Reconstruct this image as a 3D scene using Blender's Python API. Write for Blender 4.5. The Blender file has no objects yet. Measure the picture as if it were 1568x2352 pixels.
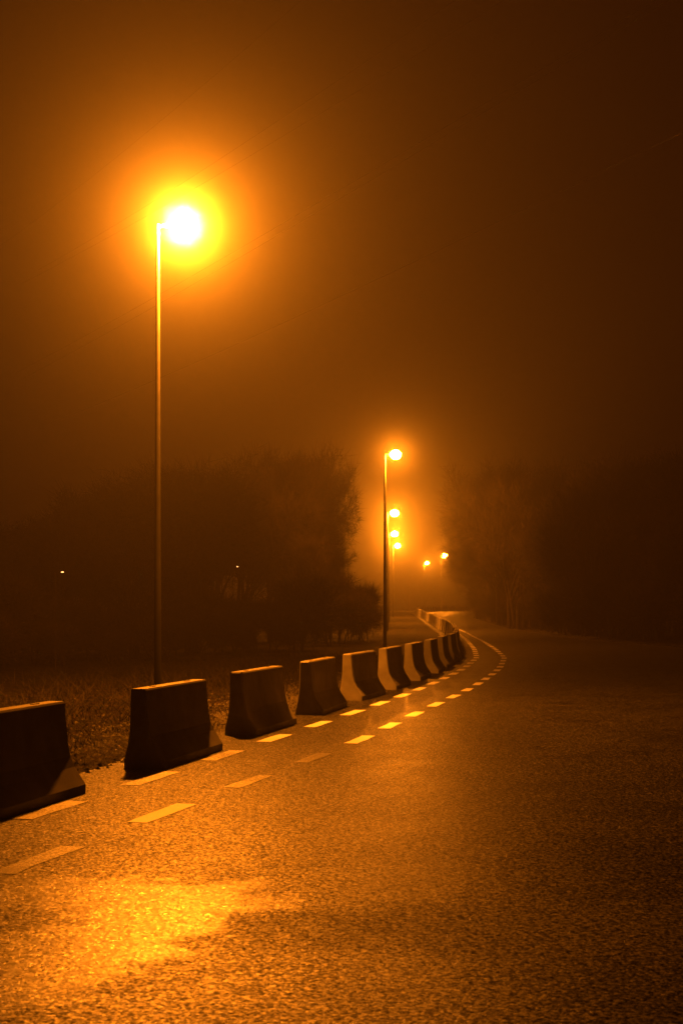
import bpy, math, random
import numpy as np
from mathutils import Vector, Matrix
random.seed(7); rng=np.random.default_rng(7)
S=bpy.context.scene
COL=S.collection
S.view_settings.view_transform='Standard'
S.view_settings.look='None'
S.view_settings.exposure=0

# ---------------------------------------------------------------- helpers
def new_mat(name):
    m=bpy.data.materials.new(name); m.use_nodes=True
    nt=m.node_tree; b=nt.nodes['Principled BSDF']; return m,nt,b
def N(nt,t,**k):
    n=nt.nodes.new(t)
    for a,v in k.items(): setattr(n,a,v)
    return n
def L(nt,a,b): nt.links.new(a,b)
def M(nt,op,a,b=None,c=None):
    n=nt.nodes.new('ShaderNodeMath'); n.operation=op
    for i,v in enumerate((a,b,c)):
        if v is None: continue
        if isinstance(v,(int,float)): n.inputs[i].default_value=v
        else: L(nt,v,n.inputs[i])
    return n.outputs[0]
def ramp(nt,src,stops):
    r=nt.nodes.new('ShaderNodeValToRGB'); e=r.color_ramp.elements
    e[0].position=stops[0][0]; e[0].color=stops[0][1]
    e[1].position=stops[-1][0]; e[1].color=stops[-1][1]
    for p,c in stops[1:-1]:
        x=e.new(p); x.color=c
    L(nt,src,r.inputs[0]); return r.outputs[0]
def g(v): return (v,v,v,1)
def add_mesh(name,verts,faces,mat=None,parent=None,smooth=False):
    me=bpy.data.meshes.new(name); me.from_pydata([tuple(v) for v in verts],[],[tuple(f) for f in faces]); me.update()
    if mat: me.materials.append(mat)
    if smooth:
        for p in me.polygons: p.use_smooth=True
    o=bpy.data.objects.new(name,me); COL.objects.link(o)
    if parent: o.parent=parent
    return o

# ---------------------------------------------------------------- course of the road (metres, x across, y away)
fy=[-12,3,7.4,11,12.9,14.4,17.9,21.4,24.7,28,31.7,35.2,38.6,46,55.5,69,85,111,158,185,205,222,234,242,250,256]
fx=[-8,-4.6,-3.6,-2.75,-2.3,-1.9,-1.2,-.45,.27,1.0,1.72,2.36,2.93,3.95,4.75,5.65,6.55,7.6,9.2,10.0,11.6,15,21,29,60,118]
ry=[-12,10,30,45,55,77,110,158,185,203,212,225,256]
rx=[26,24,20,16,13.6,12.0,12.4,14.6,17.5,22,36,90,122]
YY=np.arange(-12,256.01,.25)
FX=np.interp(YY,fy,fx); k=np.ones(13)/13
FXs=np.convolve(np.pad(FX,6,mode='edge'),k,'valid')
def foot(y): return float(np.interp(y,YY,FXs))
def rightedge(y): return float(np.interp(y,ry,rx))
def ss(a,b,x):
    t=min(1,max(0,(x-a)/(b-a))); return t*t*(3-2*t)
ROWS=[-60,-30,-12]+[i for i in range(-8,90,4)]+[i for i in range(90,257,3)]+[256,300,400,600,1000,1600]
ROWS=sorted(set(ROWS))
RZ=[.7*ss(90,230,y) for y in ROWS]
def tz(y): return float(np.interp(y,ROWS,RZ))

# ---------------------------------------------------------------- materials
def asphalt():
    m,nt,b=new_mat('asphalt')
    tc=N(nt,'ShaderNodeTexCoord'); co=tc.outputs['Object']
    vo=N(nt,'ShaderNodeTexVoronoi'); vo.inputs['Scale'].default_value=62; L(nt,co,vo.inputs['Vector'])
    n1=N(nt,'ShaderNodeTexNoise'); n1.inputs['Scale'].default_value=30; n1.inputs['Detail'].default_value=6; n1.inputs['Roughness'].default_value=.78; L(nt,co,n1.inputs['Vector'])
    n2=N(nt,'ShaderNodeTexNoise'); n2.inputs['Scale'].default_value=.8; n2.inputs['Detail'].default_value=6; n2.inputs['Roughness'].default_value=.68; L(nt,co,n2.inputs['Vector'])
    sepc=N(nt,'ShaderNodeSeparateColor'); L(nt,vo.outputs['Color'],sepc.inputs[0])
    clump=ramp(nt,n1.outputs['Fac'],[(.44,g(.03)),(.57,g(1.4))])
    c=ramp(nt,sepc.outputs[0],[(0,(.002,.002,.002,1)),(.6,(.006,.006,.005,1)),(.8,(.035,.033,.03,1)),(1,(.32,.30,.27,1))])
    mx=N(nt,'ShaderNodeMix',data_type='RGBA',blend_type='MULTIPLY'); mx.inputs[0].default_value=1
    L(nt,c,mx.inputs[6]); L(nt,clump,mx.inputs[7])
    mx2=N(nt,'ShaderNodeMix',data_type='RGBA',blend_type='MULTIPLY'); mx2.inputs[0].default_value=1
    L(nt,mx.outputs[2],mx2.inputs[6]); L(nt,ramp(nt,n2.outputs['Fac'],[(.3,g(.5)),(.7,g(1.1))]),mx2.inputs[7])
    L(nt,mx2.outputs[2],b.inputs['Base Color'])
    wn=N(nt,'ShaderNodeTexNoise'); wn.inputs['Scale'].default_value=2.4; wn.inputs['Detail'].default_value=10; wn.inputs['Roughness'].default_value=.72; L(nt,co,wn.inputs['Vector'])
    va=N(nt,'ShaderNodeVectorMath',operation='SUBTRACT'); va.inputs[1].default_value=(.5,.5,.5); L(nt,wn.outputs['Color'],va.inputs[0])
    vs=N(nt,'ShaderNodeVectorMath',operation='SCALE'); vs.inputs['Scale'].default_value=1.5; L(nt,va.outputs[0],vs.inputs[0])
    vd=N(nt,'ShaderNodeVectorMath',operation='ADD'); L(nt,co,vd.inputs[0]); L(nt,vs.outputs[0],vd.inputs[1])
    def blob(cx,cy,sx,sy,rot=0,soft=.6):
        mp=N(nt,'ShaderNodeMapping',vector_type='TEXTURE'); mp.inputs['Location'].default_value=(cx,cy,0); mp.inputs['Rotation'].default_value=(0,0,rot); mp.inputs['Scale'].default_value=(sx,sy,1000)
        L(nt,vd.outputs[0],mp.inputs[0])
        ln=N(nt,'ShaderNodeVectorMath',operation='LENGTH'); L(nt,mp.outputs[0],ln.inputs[0])
        return ramp(nt,ln.outputs['Value'],[(soft,g(1)),(1.0,g(0))])
    wet=M(nt,'MAXIMUM',blob(-1.25,7.2,.55,1.8,-.42,.65),M(nt,'MULTIPLY',blob(-1.45,8.4,1.15,.5,0,.6),.95))
    wide=blob(-1.6,7.0,1.6,2.8,-.2,.3)
    dry=M(nt,'MULTIPLY',blob(.9,7.55,1.9,.85,.1,.5),.85)
    pat=ramp(nt,n2.outputs['Fac'],[(.35,g(.43)),(.65,g(.51))])
    m0=N(nt,'ShaderNodeMix',data_type='RGBA'); L(nt,wide,m0.inputs[0]); L(nt,pat,m0.inputs[6]); m0.inputs[7].default_value=g(.40)
    m1=N(nt,'ShaderNodeMix',data_type='RGBA'); L(nt,dry,m1.inputs[0]); L(nt,m0.outputs[2],m1.inputs[6]); m1.inputs[7].default_value=g(.60)
    m2=N(nt,'ShaderNodeMix',data_type='RGBA'); L(nt,wet,m2.inputs[0]); L(nt,m1.outputs[2],m2.inputs[6]); m2.inputs[7].default_value=g(.33)
    rv=M(nt,'ADD',m2.outputs[2],M(nt,'MULTIPLY',M(nt,'SUBTRACT',sepc.outputs[1],.5),.14))
    L(nt,rv,b.inputs['Roughness'])
    b.inputs['IOR'].default_value=1.55
    sp=N(nt,'ShaderNodeMix',data_type='RGBA',blend_type='MULTIPLY'); sp.inputs[0].default_value=.85
    L(nt,ramp(nt,sepc.outputs[2],[(.4,g(.05)),(.8,g(.75))]),sp.inputs[6]); L(nt,clump,sp.inputs[7])
    wv=M(nt,'MULTIPLY_ADD',wet,1.3,1.0)
    m3=M(nt,'MULTIPLY_ADD',sp.outputs[2],wv,M(nt,'MULTIPLY',wet,.16))
    L(nt,m3,b.inputs['Specular IOR Level'])
    fa=N(nt,'ShaderNodeVectorMath',operation='SUBTRACT'); fa.inputs[1].default_value=(.5,.5,.5); L(nt,vo.outputs['Color'],fa.inputs[0])
    fs=N(nt,'ShaderNodeVectorMath',operation='MULTIPLY'); fs.inputs[1].default_value=(.13,.16,0); L(nt,fa.outputs[0],fs.inputs[0])
    h=M(nt,'MULTIPLY_ADD',vo.outputs['Distance'],-.6,M(nt,'MULTIPLY',n1.outputs['Fac'],1.2))
    bp=N(nt,'ShaderNodeBump'); bp.inputs['Strength'].default_value=.5; bp.inputs['Distance'].default_value=.003; L(nt,h,bp.inputs['Height'])
    fn=N(nt,'ShaderNodeVectorMath',operation='ADD'); L(nt,bp.outputs[0],fn.inputs[0]); L(nt,fs.outputs[0],fn.inputs[1])
    nn=N(nt,'ShaderNodeVectorMath',operation='NORMALIZE'); L(nt,fn.outputs[0],nn.inputs[0]); L(nt,nn.outputs[0],b.inputs['Normal'])
    return m
def soil():
    m,nt,b=new_mat('verge soil'); tc=N(nt,'ShaderNodeTexCoord'); co=tc.outputs['Object']
    n=N(nt,'ShaderNodeTexNoise'); n.inputs['Scale'].default_value=3; n.inputs['Detail'].default_value=9; n.inputs['Roughness'].default_value=.7; L(nt,co,n.inputs['Vector'])
    v=N(nt,'ShaderNodeTexVoronoi'); v.inputs['Scale'].default_value=28; L(nt,co,v.inputs['Vector'])
    mx=N(nt,'ShaderNodeMix',data_type='RGBA',blend_type='MULTIPLY'); mx.inputs[0].default_value=.8
    L(nt,ramp(nt,n.outputs['Fac'],[(.35,(.004,.004,.003,1)),(.5,(.014,.012,.008,1)),(.65,(.05,.042,.026,1))]),mx.inputs[6]); L(nt,v.outputs['Color'],mx.inputs[7])
    L(nt,mx.outputs[2],b.inputs['Base Color']); b.inputs['Roughness'].default_value=.95; b.inputs['Specular IOR Level'].default_value=.1
    bp=N(nt,'ShaderNodeBump'); bp.inputs['Strength'].default_value=1; bp.inputs['Distance'].default_value=.12; L(nt,n.outputs['Fac'],bp.inputs['Height']); L(nt,bp.outputs[0],b.inputs['Normal'])
    return m
def concrete():
    m,nt,b=new_mat('cast concrete'); tc=N(nt,'ShaderNodeTexCoord'); co=tc.outputs['Object']
    oi=N(nt,'ShaderNodeObjectInfo'); va=N(nt,'ShaderNodeVectorMath',operation='ADD'); L(nt,co,va.inputs[0]); L(nt,oi.outputs['Location'],va.inputs[1])
    n=N(nt,'ShaderNodeTexNoise'); n.inputs['Scale'].default_value=3; n.inputs['Detail'].default_value=8; n.inputs['Roughness'].default_value=.65; L(nt,va.outputs[0],n.inputs['Vector'])
    n2=N(nt,'ShaderNodeTexNoise'); n2.inputs['Scale'].default_value=90; n2.inputs['Detail'].default_value=4; L(nt,va.outputs[0],n2.inputs['Vector'])
    L(nt,ramp(nt,n.outputs['Fac'],[(.3,(.10,.095,.085,1)),(.55,(.16,.155,.14,1)),(.75,(.22,.21,.19,1))]),b.inputs['Base Color'])
    b.inputs['Roughness'].default_value=.6
    bp=N(nt,'ShaderNodeBump'); bp.inputs['Strength'].default_value=.3; bp.inputs['Distance'].default_value=.003; L(nt,n2.outputs['Fac'],bp.inputs['Height']); L(nt,bp.outputs[0],b.inputs['Normal'])
    return m
def paint():
    m,nt,b=new_mat('worn road paint'); tc=N(nt,'ShaderNodeTexCoord'); co=tc.outputs['Object']
    n=N(nt,'ShaderNodeTexNoise'); n.inputs['Scale'].default_value=34; n.inputs['Detail'].default_value=7; n.inputs['Roughness'].default_value=.78; L(nt,co,n.inputs['Vector'])
    at=N(nt,'ShaderNodeAttribute',attribute_name='wear')
    ad=M(nt,'SUBTRACT',n.outputs['Fac'],at.outputs['Fac'])
    L(nt,ramp(nt,ad,[(.20,(.03,.028,.026,1)),(.33,(.85,.83,.76,1))]),b.inputs['Base Color'])
    b.inputs['Roughness'].default_value=.38; b.inputs['IOR'].default_value=1.55; b.inputs['Specular IOR Level'].default_value=.6
    bp=N(nt,'ShaderNodeBump'); bp.inputs['Strength'].default_value=.5; bp.inputs['Distance'].default_value=.003; L(nt,n.outputs['Fac'],bp.inputs['Height']); L(nt,bp.outputs[0],b.inputs['Normal'])
    return m
def simple(name,col,rough=.7,metal=0,scale=8,var=.4,spec=.5):
    m,nt,b=new_mat(name); tc=N(nt,'ShaderNodeTexCoord')
    n=N(nt,'ShaderNodeTexNoise'); n.inputs['Scale'].default_value=scale; n.inputs['Detail'].default_value=5; L(nt,tc.outputs['Object'],n.inputs['Vector'])
    a=tuple(c*(1-var) for c in col)+(1,); c=tuple(c*(1+var) for c in col)+(1,)
    L(nt,ramp(nt,n.outputs['Fac'],[(.3,a),(.7,c)]),b.inputs['Base Color']); b.inputs['Roughness'].default_value=rough; b.inputs['Metallic'].default_value=metal
    b.inputs['Specular IOR Level'].default_value=spec
    return m
M_as=asphalt(); M_so=soil(); M_co=concrete(); M_pa=paint()
M_st=simple('weathered galvanised steel',(.02,.02,.019),.65,.1,5,.25,.2)
M_ho=simple('grey lamp housing',(.1,.1,.1),.6,.1,6,.2,.2)
M_bk=simple('bark',(.02,.016,.012),.95,0,12,.4,.1)
M_tw=simple('twigs and dry leaves',(.022,.017,.011),.95,0,.9,.6,.1)
M_gr=simple('dry grass',(.03,.026,.014),.9,0,2,.5,.1)
M_wi=simple('cable',(.006,.006,.006),1,0,8,.4,0)
SOD=(1.0,.226,.007)
m,nt,b=new_mat('sodium glass'); b.inputs['Base Color'].default_value=(.8,.6,.3,1); b.inputs['Emission Color'].default_value=(1,.6,.13,1); b.inputs['Emission Strength'].default_value=30
m.cycles.emission_sampling='NONE'
M_gl=m

# ---------------------------------------------------------------- ground, road, markings
xs=[-1200,-300,-60,-30,-15,-8,0,8,15,30,60,300,1200]
V=[];F=[]
for y,z in zip(ROWS,RZ):
    for x in xs: V.append((x,y,z-.03))
n=len(xs)
for j in range(len(ROWS)-1):
    for i in range(n-1): F.append((j*n+i,j*n+i+1,(j+1)*n+i+1,(j+1)*n+i))
o=add_mesh('ground',V,F,M_so); o['kind']='structure'; o['label']='rough grassy soil verge beside the road'; o['category']='ground'
rr=sorted(set([y for y in ROWS if -12<=y<=256]+[float(v) for v in np.arange(-12,256,1)]))
V=[];F=[]
for y in rr:
    l=foot(y)-.75+ .07*math.sin(y*1.9)+.05*math.sin(y*4.3); r=max(rightedge(y)+.1*math.sin(y),l+.01)
    for t in (0,.25,.5,.75,1): V.append((l+(r-l)*t,y,tz(y)))
for j in range(len(rr)-1):
    for i in range(4): F.append((j*5+i,j*5+i+1,(j+1)*5+i+1,(j+1)*5+i))
o=add_mesh('road',V,F,M_as); o['kind']='structure'; o['label']='wet speckled asphalt road curving into the fog'; o['category']='road'

def line2(y): return foot(y)+.42+float(np.interp(y,[9.4,11.5,13.5,15.8,18,30,46,62,80],[.66,.72,.77,.88,1.0,1.0,.9,.75,.6]))
def line1(y): return foot(y)+.42-float(np.interp(y,[9,14,18,20,24,400],[.3,.25,.14,.07,.0,0]))
V=[];F=[];W=[]
def dash(fn,y0,length,w,wear,rot=0):
    ys=np.linspace(y0,y0+length,5); base=len(V)
    for y in ys:
        d=Vector((fn(y+.1)-fn(y-.1),.2)).normalized(); nx,ny=d.y,-d.x
        c=(fn(y),y)
        jl=random.uniform(-.01,.01)
        V.append((c[0]-nx*(w/2+jl),c[1]-ny*w/2,tz(y)+.004)); V.append((c[0]+nx*(w/2+jl),c[1]+ny*w/2,tz(y)+.004))
    for i in range(4):
        F.append((base+2*i,base+2*i+1,base+2*i+3,base+2*i+2)); W.append(wear+random.uniform(-.04,.05))
y=4.9
while y<150:
    wear=random.uniform(.02,.14)
    if 10<y<17: wear=random.uniform(.18,.25)
    dash(line1,y,1.05+random.uniform(-.05,.05),.18,wear)
    y+=2.13
y=4.75
while y<120:
    yc=y+.5
    wear=random.uniform(.02,.12)
    if 10.5<yc<12.5: wear=.07
    elif 12.5<yc<14.6: wear=.25
    elif 14.6<=yc<16.6: wear=.33
    elif yc<10: wear=.28
    dash(line2,y,1.0+random.uniform(-.05,.05),.17,wear)
    y+=2.12
o=add_mesh('lane_marking',V,F,M_pa); o['kind']='structure'; o['label']='two rows of worn white dashes painted on asphalt'; o['category']='road marking'
at=o.data.attributes.new('wear','FLOAT','FACE'); at.data.foreach_set('value',W)

# ---------------------------------------------------------------- concrete barriers
def barrier_mesh():
    front=[(.30,0),(.30,.08),(.268,.125),(.195,.235),(.152,.33),(.132,.43),(.116,.56),(.104,.70),(.096,.81),(.084,.828)]
    back=[(-.058,.828),(-.07,.81),(-.072,.70),(-.076,.56),(-.082,.43),(-.09,.33),(-.105,.235),(-.132,.125),(-.145,.08),(-.145,0)]
    pts=front+back
    secs=[(-1.0,.016),(-.984,0),(.984,0),(1.0,.016)]
    V=[];F=[]
    for yy,ins in secs:
        for a,z in pts:
            s=1 if a>0 else -1
            V.append((a-s*ins,yy,max(0,z-(ins if z>.7 else 0))))
    n=len(pts)
    for j in range(len(secs)-1):
        for i in range(n):
            k=(i+1)%n; F.append((j*n+i,j*n+k,(j+1)*n+k,(j+1)*n+i))
    F.append(tuple(range(n))); F.append(tuple(range((len(secs)-1)*n,len(secs)*n))[::-1])
    for yc in (-.55,.55):
        b0=len(V)
        for dz in (.826,.836):
            for dx,dy in ((-.02,-.05),(.02,-.05),(.02,.05),(-.02,.05)): V.append((.01+dx,yc+dy,dz))
        F+= [(b0+4,b0+5,b0+6,b0+7),(b0,b0+1,b0+5,b0+4),(b0+1,b0+2,b0+6,b0+5),(b0+2,b0+3,b0+7,b0+6),(b0+3,b0,b0+4,b0+7)]
    me=bpy.data.meshes.new('concrete_barrier'); me.from_pydata(V,[],F); me.update(); me.materials.append(M_co)
    import bmesh
    bm=bmesh.new(); bm.from_mesh(me); bmesh.ops.recalc_face_normals(bm,faces=bm.faces); bm.to_mesh(me); bm.free()
    return me
BM=barrier_mesh()
def arcpos(y,ds):
    s=0
    while s<ds:
        y2=y+.02; s+=math.hypot(foot(y2)-foot(y),.02); y=y2
        if y>246: break
    return y
centres=[11.9,15.72,19.45,22.95,26.25,29.5]
while centres[-1]<245: centres.append(arcpos(centres[-1],3.5 if centres[-1]<60 else 3.0))
for yc in centres:
    d=Vector((foot(yc+.3)-foot(yc-.3),.6)).normalized()
    nx,ny=d.y,-d.x
    off=-.30+random.uniform(-.03,.03)
    o=bpy.data.objects.new('concrete_barrier',BM); COL.objects.link(o)
    o.location=(foot(yc)+nx*off,yc+ny*off,tz(yc)+.001)
    o.rotation_euler=(0,0,-math.atan2(d.x,d.y)+random.uniform(-.025,.025))
    o['label']='grey concrete barrier segment standing along the road edge'; o['category']='concrete barrier'; o['group']='concrete barriers lining the road'

# ---------------------------------------------------------------- street lamps
def tube(pts,rad,seg=12):
    V=[];F=[]
    for i,(p,r) in enumerate(zip(pts,rad)):
        p=Vector(p)
        d=(Vector(pts[min(i+1,len(pts)-1)])-Vector(pts[max(i-1,0)])).normalized()
        u=Vector((1,0,0)) if abs(d.z)>.99 else Vector((0,1,0))
        v=d.cross(u).normalized()
        for a in range(seg):
            t=2*math.pi*a/seg; V.append(p+(u*math.cos(t)+v*math.sin(t))*r)
    for j in range(len(pts)-1):
        for a in range(seg):
            b=(a+1)%seg; F.append((j*seg+a,j*seg+b,(j+1)*seg+b,(j+1)*seg+a))
    F.append(tuple(range(seg))[::-1]); F.append(tuple(range((len(pts)-1)*seg,len(pts)*seg)))
    return V,F
H=8.0
PV,PF=tube([(0,0,-.1),(0,0,.02),(0,0,2.13),(0,0,2.15),(0,0,H-.1),(0,0,H)],[.062,.062,.054,.051,.034,.032])
AV,AF=tube([(0,0,H-.05),(.07,0,H-.03),(.16,0,H-.02)],[.026,.025,.024],8)
def loft(secs,seg=20):
    V=[];F=[]
    for x,zc,hy,hz in secs:
        for a in range(seg):
            t=2*math.pi*a/seg; V.append((x,hy*math.cos(t),zc+hz*math.sin(t)))
    for j in range(len(secs)-1):
        for a in range(seg):
            b=(a+1)%seg; F.append((j*seg+a,j*seg+b,(j+1)*seg+b,(j+1)*seg+a))
    F.append(tuple(range(seg))[::-1]); F.append(tuple(range((len(secs)-1)*seg,len(secs)*seg)))
    return V,F
zc=H-.02
HV,HF=loft([(.14,zc,.03,.03),(.16,zc,.045,.04),(.20,zc,.055,.05),(.23,zc,.055,.05)])
GV,GF=loft([(.42-.205*math.cos(t),zc-.01,.175*max(.2,math.sin(t)),.175*max(.2,math.sin(t))) for t in np.linspace(0.1,math.pi-.05,13)])
def mk(name,V,F,mat):
    me=bpy.data.meshes.new(name); me.from_pydata([tuple(v) for v in V],[],F); me.update(); me.materials.append(mat)
    for p in me.polygons: p.use_smooth=len(p.vertices)==4
    return me
ME={'pole':mk('pole',PV,PF,M_st),'arm':mk('arm',AV,AF,M_st),'lamp_housing':mk('lamp_housing',HV,HF,M_ho),'lamp_glass':mk('lamp_glass',GV,GF,M_gl)}
# light strength falls off as a + b/r (sodium) + c/r^3 (overexposed heart) on top of the inverse square
def lamp_light(name,a,b,c,radius,cap):
    ld=bpy.data.lights.new(name,'POINT'); ld.energy=4*math.pi; ld.color=(1,1,1); ld.shadow_soft_size=radius
    ld.use_soft_falloff=False
    ld.use_nodes=True; nt=ld.node_tree; em=nt.nodes['Emission']
    fo=N(nt,'ShaderNodeLightFalloff'); fo.inputs['Strength'].default_value=1
    ir=M(nt,'MINIMUM',M(nt,'DIVIDE',fo.outputs['Quadratic'],fo.outputs['Linear']),cap)
    s=M(nt,'MULTIPLY_ADD',ir,b,a); wv=M(nt,'MULTIPLY',M(nt,'POWER',ir,3.0),c)
    v1=N(nt,'ShaderNodeVectorMath',operation='SCALE'); v1.inputs[0].default_value=SOD; L(nt,s,v1.inputs['Scale'])
    v2=N(nt,'ShaderNodeVectorMath',operation='SCALE'); v2.inputs[0].default_value=(1,.42,.12); L(nt,wv,v2.inputs['Scale'])
    ad=N(nt,'ShaderNodeVectorMath',operation='ADD'); L(nt,v1.outputs[0],ad.inputs[0]); L(nt,v2.outputs[0],ad.inputs[1])
    L(nt,ad.outputs[0],em.inputs['Color']); em.inputs['Strength'].default_value=1
    return ld
SIG=.001
lamps=[(-3.02,23.4,8.0,(200,9800,40),1.0,1.0),(1.8,59,8.0,(120,3400,0),1.25,1.1),(3.12,96.6,8.0,(800,17000,0),1.3,1.3),(4.35,130,8.15,(1000,25000,0),1.3,1.4),(5.9,163,8.2,(1200,36000,0),1.3,1.5),(17.6,252,9.8,(2000,50000,0),1.3,2.2),(14.2,245,8.3,(1200,36000,0),1.3,1.4)]
for i,(x,y,h,abc,th,gs) in enumerate(lamps):
    e=bpy.data.objects.new('street_lamp',None); COL.objects.link(e); e.location=(x,y,tz(y)-.03)
    e['label']='tall galvanised street lamp glowing orange behind concrete barriers' if i==0 else 'slender street lamp with glowing orange head in fog'
    e['category']='street lamp'; e['group']='street lamps along the road'
    for k,me in ME.items():
        o=bpy.data.objects.new(k,me); COL.objects.link(o); o.parent=e
        if k=='pole': o.scale=(th,th,h/H)
        elif k=='lamp_glass': o.scale=(gs,gs,gs); o.location=(.215*(1-gs),0,(h-H)+zc*(1-gs))  # glowing glass enlarged on far lamps so its size includes the glare
        else: o.location=(0,0,h-H)
    ld=lamp_light('sodium_bulb',*abc,.225*gs,8.0 if i==0 else 1.3 if i==1 else .45)
    lo=bpy.data.objects.new('sodium_bulb',ld); COL.objects.link(lo); lo.parent=e; lo.location=(.215+.205*gs,0,h-.03)
M_sm=bpy.data.materials.new('small bulb'); M_sm.use_nodes=True; bb=M_sm.node_tree.nodes['Principled BSDF']; bb.inputs['Emission Color'].default_value=(1,.4,.12,1); bb.inputs['Emission Strength'].default_value=5
for x,y,z in ((-6.66,34,2.52),(-3.58,49,3.06)):  # stand-ins for distant lights behind the trees, on added posts
    e=bpy.data.objects.new('distant_light',None); COL.objects.link(e); e.location=(x-.16,y,-.03)
    e['label']='tiny stand-in for a distant light, on an added thin post by the wood'; e['category']='distant light'; e['group']='tiny distant lights'
    V,F=tube([(0,0,-.05),(0,0,z+.03)],[.006,.005],8); o=add_mesh('post',V,F,M_bk,e)
    V,F=loft([(.125,z,.006,.004),(.14,z,.016,.012),(.18,z,.016,.012),(.195,z,.006,.004)],10); o=add_mesh('bulb',V,F,M_sm,e)
    V,F=loft([(-.01,z+.02,.006,.004),(.1,z+.02,.01,.004),(.2,z+.02,.015,.005),(.21,z+.02,.005,.003)],10); o=add_mesh('cap',V,F,M_bk,e)

# ---------------------------------------------------------------- overhead cables
def cable(p,q,sag,r=.014):
    pts=[]
    for i in range(41):
        t=i/40; v=Vector(p).lerp(Vector(q),t); v.z-=sag*4*t*(1-t); pts.append(v)
    V,F=tube(pts,[r]*41,6)
    o=add_mesh('overhead_cable',V,F,M_wi); o['label']='thin black overhead cable strung across the foggy sky'; o['category']='cable'; o['group']='overhead cables'
def wire(a,b,hc,r=.0045,sag=.35):
    a=Vector(a);b=Vector(b); d=b-a; p=a-d*.9; q=b+d*2.2
    cable((p.x,p.y,hc+1.7+sag*.8),(q.x,q.y,hc+1.7+sag*.8),sag,r)
wire((6.4,29),(-1.1,44),12.3); wire((6.65,28),(-.8,43.3),12.0)
wire((6.0,25.1),(-.16,38.2),8.3)
wire((3.54,33.4),(-2.0,42.7),14,.0028); wire((2.6,33.6),(-2.3,42.3),14.2,.0028)
wire((-.8,33.2),(-5.0,41),14.2,.002)

# ---------------------------------------------------------------- trees
def tree_meshes(seed,Ht,R,low,ntw):
    r=random.Random(seed); segs=[]; ends=[]
    def grow(p,d,l,rad,lev):
        steps=3; q=Vector(p); rr=rad
        for s in range(steps):
            d=(d+Vector((r.uniform(-.2,.2),r.uniform(-.2,.2),r.uniform(-.05,.18)))).normalized()
            n=q+d*(l/steps); r2=rr*.8; segs.append((q.copy(),n.copy(),rr,r2)); rr=r2; q=n
            if lev>=2: ends.append((q.copy(),d.copy()))
            if lev<4 and (lev>0 or s>0 or low):
                for _ in range(2 if lev<3 else 1):
                    a=r.uniform(0,6.28); sp=r.uniform(.5,1.1)
                    u=d.orthogonal().normalized(); v=d.cross(u)
                    nd=(d+(u*math.cos(a)+v*math.sin(a))*sp).normalized()
                    grow(q,nd,l*r.uniform(.5,.72),rr*.62,lev+1)
    stems=1 if not low else 3
    for s in range(stems):
        grow(Vector((r.uniform(-.3,.3)*(stems>1),r.uniform(-.3,.3)*(stems>1),-.1)),Vector((r.uniform(-.25,.25),r.uniform(-.25,.25),1)).normalized(),Ht*.42,.016*Ht,0)
    pts=[s[1] for s in segs]; mz=max(p.z for p in pts); mr=max(math.hypot(p.x,p.y) for p in pts)
    sx=R/mr; th=math.tanh(1.15)
    def T(p):
        q=math.hypot(p.x,p.y)/mr; f=math.tanh(1.2*q)/math.tanh(1.2)/max(q,1e-4) if q>0 else 1.4
        return Vector((p.x*sx*f,p.y*sx*f,Ht*math.tanh(1.15*p.z/mz)/th))
    V=[];F=[]
    for a,b,r0,r1 in segs:
        a=T(a);b=T(b); d=(b-a)
        if d.length<1e-5: continue
        d.normalize(); u=d.orthogonal().normalized(); v=d.cross(u); k=len(V); n=5 if r0>.03 else 3
        r0=max(r0,.006); r1=max(r1,.005)
        for c,rad in ((a,r0),(b,r1)):
            for i in range(n):
                t=6.283*i/n; V.append(c+(u*math.cos(t)+v*math.sin(t))*rad)
        for i in range(n):
            j=(i+1)%n; F.append((k+i,k+j,k+n+j,k+n+i))
    trunk=mk('trunk',V,F,M_bk)
    V=[];F=[]
    for _ in range(ntw):
        q,d0=r.choice(ends)
        c=T(q)+Vector((r.gauss(0,.09),r.gauss(0,.09),r.gauss(0,.09)))
        if c.z<.05: continue
        d=(d0*.9+Vector((r.gauss(0,.6),r.gauss(0,.6),r.gauss(.2,.5)))).normalized()
        u=d.orthogonal().normalized(); u=(u*math.cos(r.uniform(0,3))+d.cross(u)*math.sin(r.uniform(0,3))).normalized()
        k=len(V)
        if r.random()<.9:
            l=r.uniform(.25,.85); w=r.uniform(.004,.009); V+= [c-u*w,c+u*w,c+d*l]; F.append((k,k+1,k+2))
        else:
            l=r.uniform(.05,.09); w=l*.4; V+=[c,c+d*l*.5+u*w,c+d*l,c+d*l*.5-u*w]; F.append((k,k+1,k+2,k+3))
    crown=mk('crown',V,F,M_tw)
    return trunk,crown
VAR=[tree_meshes(s,7.0,2.6,False,12000) for s in (1,2)]+[tree_meshes(s,7.0,2.8,True,15000) for s in (11,12,13)]
LOWV=VAR[2:]
BUSH=[tree_meshes(s,2.4,1.5,True,7000) for s in (21,22)]
def put(kind,x,y,h,w,var,group,label,base):
    e=bpy.data.objects.new(kind,None); COL.objects.link(e); e.location=(x,y,tz(y)-.03); e.rotation_euler=(0,0,random.uniform(0,6.28))
    s=h/base; e.scale=(s*w,s*w,s)
    e['label']=label; e['category']='tree' if kind=='tree' else 'bush'; e['group']=group
    for nm,me in zip(('trunk','crown') if kind=='tree' else ('stem','foliage'),var):
        o=bpy.data.objects.new(nm,me); COL.objects.link(o); o.parent=e
LT='leafless tangled tree at the edge of a foggy wood'
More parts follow.
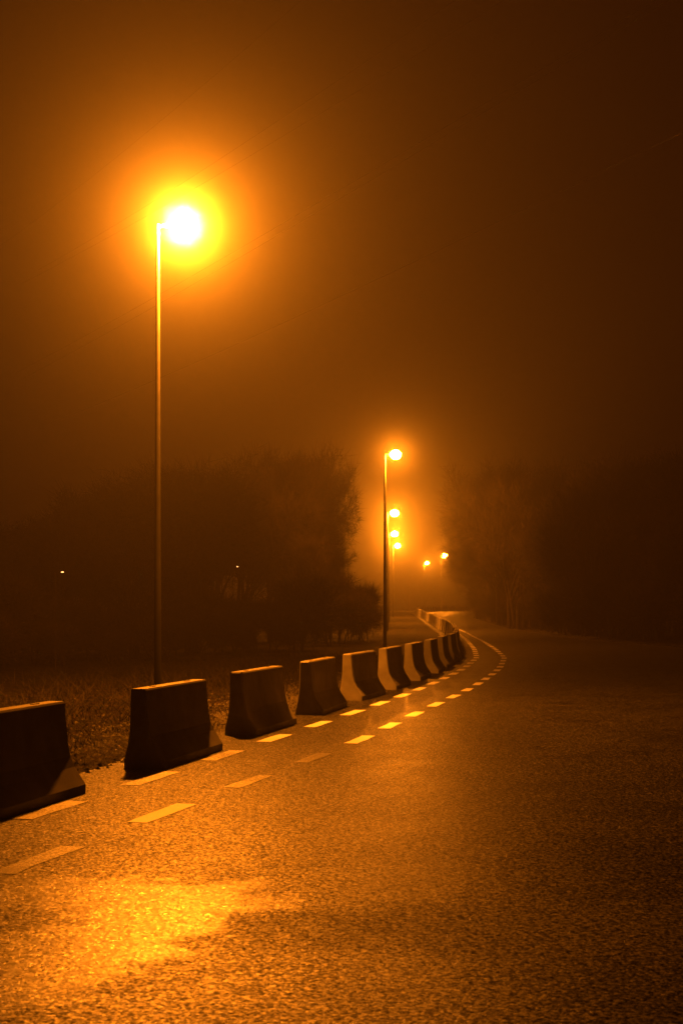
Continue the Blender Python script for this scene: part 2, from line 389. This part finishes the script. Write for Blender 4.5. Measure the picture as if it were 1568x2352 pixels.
for row in range(5):
    x=-17.5-row*1.0
    lim=-3.2-row*.1
    while x<lim:
        yf=39+(x+11)*1.9+row*3.2; yf=max(yf,30+row*3)
        prof=np.interp(x/yf*3267+784,[-300,0,80,250,400,560,640,760,850],[4.3,4.5,4.4,5.8,6.7,6.5,7.8,8.8,8.4])
        h=prof*random.uniform(.86,1.05)*(1 if row<2 else 1.06)
        put('tree',x+random.uniform(-.5,.3),yf+random.uniform(-.8,.8),h,random.uniform(.9,1.2) if x<-4.5 else .8,random.choice(LOWV if row<2 else VAR),'trees of the roadside wood',LT,7.0)
        x+=random.uniform(1.8,2.5)
for x,y,h,w in ((-2.2,69,9.2,.75),(-3.2,66,9.0,.8),(-1.4,75,9.4,.66),(-2.7,63,7.0,.8),(-1.2,68,6.2,.75),(-.6,72,5.0,.8),(-1.6,62,5.0,.9)):
    put('tree',x,y,h,w,random.choice(LOWV),'trees of the roadside wood',LT,7.0)
for rw in range(2):
    x=-14
    while x<-.9:
        yf=37.5-rw*4+(x+11)*1.9; yf=max(yf,32-rw*3)
        put('bush',x,yf+random.uniform(-.9,.9),random.uniform(1.5,2.8)*(1 if rw==0 else .6),1.15,random.choice(BUSH),'bushes at the wood edge','bare scrubby bush in rough grass beside the road',2.4)
        x+=random.uniform(.8,1.3)
for x,y,h in ((.95,66,1.7),(.3,63,2.2),(.6,71,2.6),(-.4,65,3.0),(-.3,60,2.0)):
    put('bush',x,y,h,1.0,random.choice(BUSH),'bushes at the wood edge','bare scrubby bush in rough grass beside the road',2.4)
for row in range(4):
    y=58+row*2
    while y<172:
        x=rightedge(y)+1.9+row*3.3+max(0,(70-y))*.45
        h=np.interp(y,[58,64,75,95,110,140,170],[5.0,7.0,9.4,11.4,12.4,13.5,12.5])*random.uniform(.88,1.06)*(.85 if row==0 and y<105 else 1)
        if row>0: h=max(h,8.0)
        if y>100 and row==0: x-=1.2
        put('tree',x+random.uniform(-.6,.6),y,h,random.uniform(.85,1.05),random.choice(LOWV),'trees beyond the road','bare dark tree in fog beyond the road edge',7.0)
        y+=random.uniform(2.8,4.4)*(1+row*.15)
y=62
while y<150:
    put('bush',rightedge(y)+random.uniform(.8,1.8)+max(0,(70-y))*.4,y,random.uniform(1.8,3.4),1.2,random.choice(BUSH),'bushes beyond the road','dark scrubby bush on the far verge',2.4); y+=random.uniform(2.2,3.6)
for k in range(16):
    x=15+k*2.1; y=57+random.uniform(-1.5,2)
    put('bush',x,y,random.uniform(2,3.2),1.3,random.choice(BUSH),'bushes beyond the road','dark scrubby bush on the far verge',2.4)
for k in range(12):
    put('tree',6+k*3.2,268+random.uniform(-6,12),random.uniform(5,7.5),1.2,random.choice(VAR),'trees beyond the bend','distant bare tree beyond the bend in fog',7.0)

# ---------------------------------------------------------------- grass on the verge
V=[];F=[]
for _ in range(26000):
    y=8+40*random.random()**.9; f=foot(y)
    x=f-.8-abs(random.gauss(0,3.4))-.1
    if random.random()>(.25 if x>f-1.8 else 1): continue
    cl=.5+.5*math.sin(x*2.3+1.7*math.sin(y*1.1))*math.cos(y*1.7+x)
    h=random.uniform(.03,.10)*(1+2.2*min(1,(f-x-1)/4 if f-x>1 else 0))*(.3+1.3*cl)
    a=random.uniform(0,6.28); w=random.uniform(.004,.009); lx=random.gauss(0,.9)*h; ly=random.gauss(0,.9)*h
    k=len(V); z=-.03
    V+=[(x-w*math.cos(a),y-w*math.sin(a),z),(x+w*math.cos(a),y+w*math.sin(a),z),(x+lx,y+ly,z+h)]; F.append((k,k+1,k+2))
o=add_mesh('grass',V,F,M_gr); o['kind']='stuff'; o['label']='sparse dry grass on the gravelly verge'; o['category']='grass'
V=[];F=[]
for _ in range(8000):
    y=8+30*random.random(); x=foot(y)-.75+random.gauss(-.7,.7); s=random.uniform(.008,.04)
    if x>foot(y)-.6: continue
    k=len(V); z=-.03 if x<foot(y)-.85 else 0
    for dx,dy,dz in ((1,0,0),(0,1,0),(-1,0,0),(0,-1,0),(0,0,1)): V.append((x+dx*s*random.uniform(.7,1.3),y+dy*s*random.uniform(.7,1.3),z+dz*s*.8))
    F+=[(k,k+1,k+4),(k+1,k+2,k+4),(k+2,k+3,k+4),(k+3,k,k+4)]
M_gv=simple('dark gravel',(.06,.055,.048),.7,0,9,.6,.4)
o=add_mesh('gravel',V,F,M_gv); o['kind']='stuff'; o['label']='loose gravel along the asphalt edge'; o['category']='gravel'

# ---------------------------------------------------------------- fog (world volume) and faint night sky
w=bpy.data.worlds.new('World'); S.world=w; w.use_nodes=True; nt=w.node_tree
bg=nt.nodes['Background']; bg.inputs[0].default_value=(.02,.006,.002,1); bg.inputs[1].default_value=1
out=nt.nodes['World Output']
sc=nt.nodes.new('ShaderNodeVolumeScatter'); sc.inputs['Color'].default_value=(1,1,1,1); sc.inputs['Density'].default_value=SIG; sc.inputs['Anisotropy'].default_value=.3
ab=nt.nodes.new('ShaderNodeVolumeAbsorption'); ab.inputs['Color'].default_value=(0,0,0,1); ab.inputs['Density'].default_value=.0065
em=nt.nodes.new('ShaderNodeEmission'); em.inputs[0].default_value=(1,.14,.06,1); em.inputs[1].default_value=.00003
ad=nt.nodes.new('ShaderNodeAddShader'); L(nt,sc.outputs[0],ad.inputs[0]); L(nt,em.outputs[0],ad.inputs[1])
ad2=nt.nodes.new('ShaderNodeAddShader'); L(nt,ad.outputs[0],ad2.inputs[0]); L(nt,ab.outputs[0],ad2.inputs[1]); L(nt,ad2.outputs[0],out.inputs['Volume'])

# ---------------------------------------------------------------- camera
cd=bpy.data.cameras.new('camera'); cam=bpy.data.objects.new('camera',cd); COL.objects.link(cam); S.camera=cam
cam.location=(0,0,1.7); cam.rotation_euler=(math.radians(90),0,0)
cd.sensor_width=36; cd.lens=50; cd.shift_y=214/2352; cd.clip_end=3000
cd.dof.use_dof=True; cd.dof.focus_distance=24; cd.dof.aperture_fstop=5.6
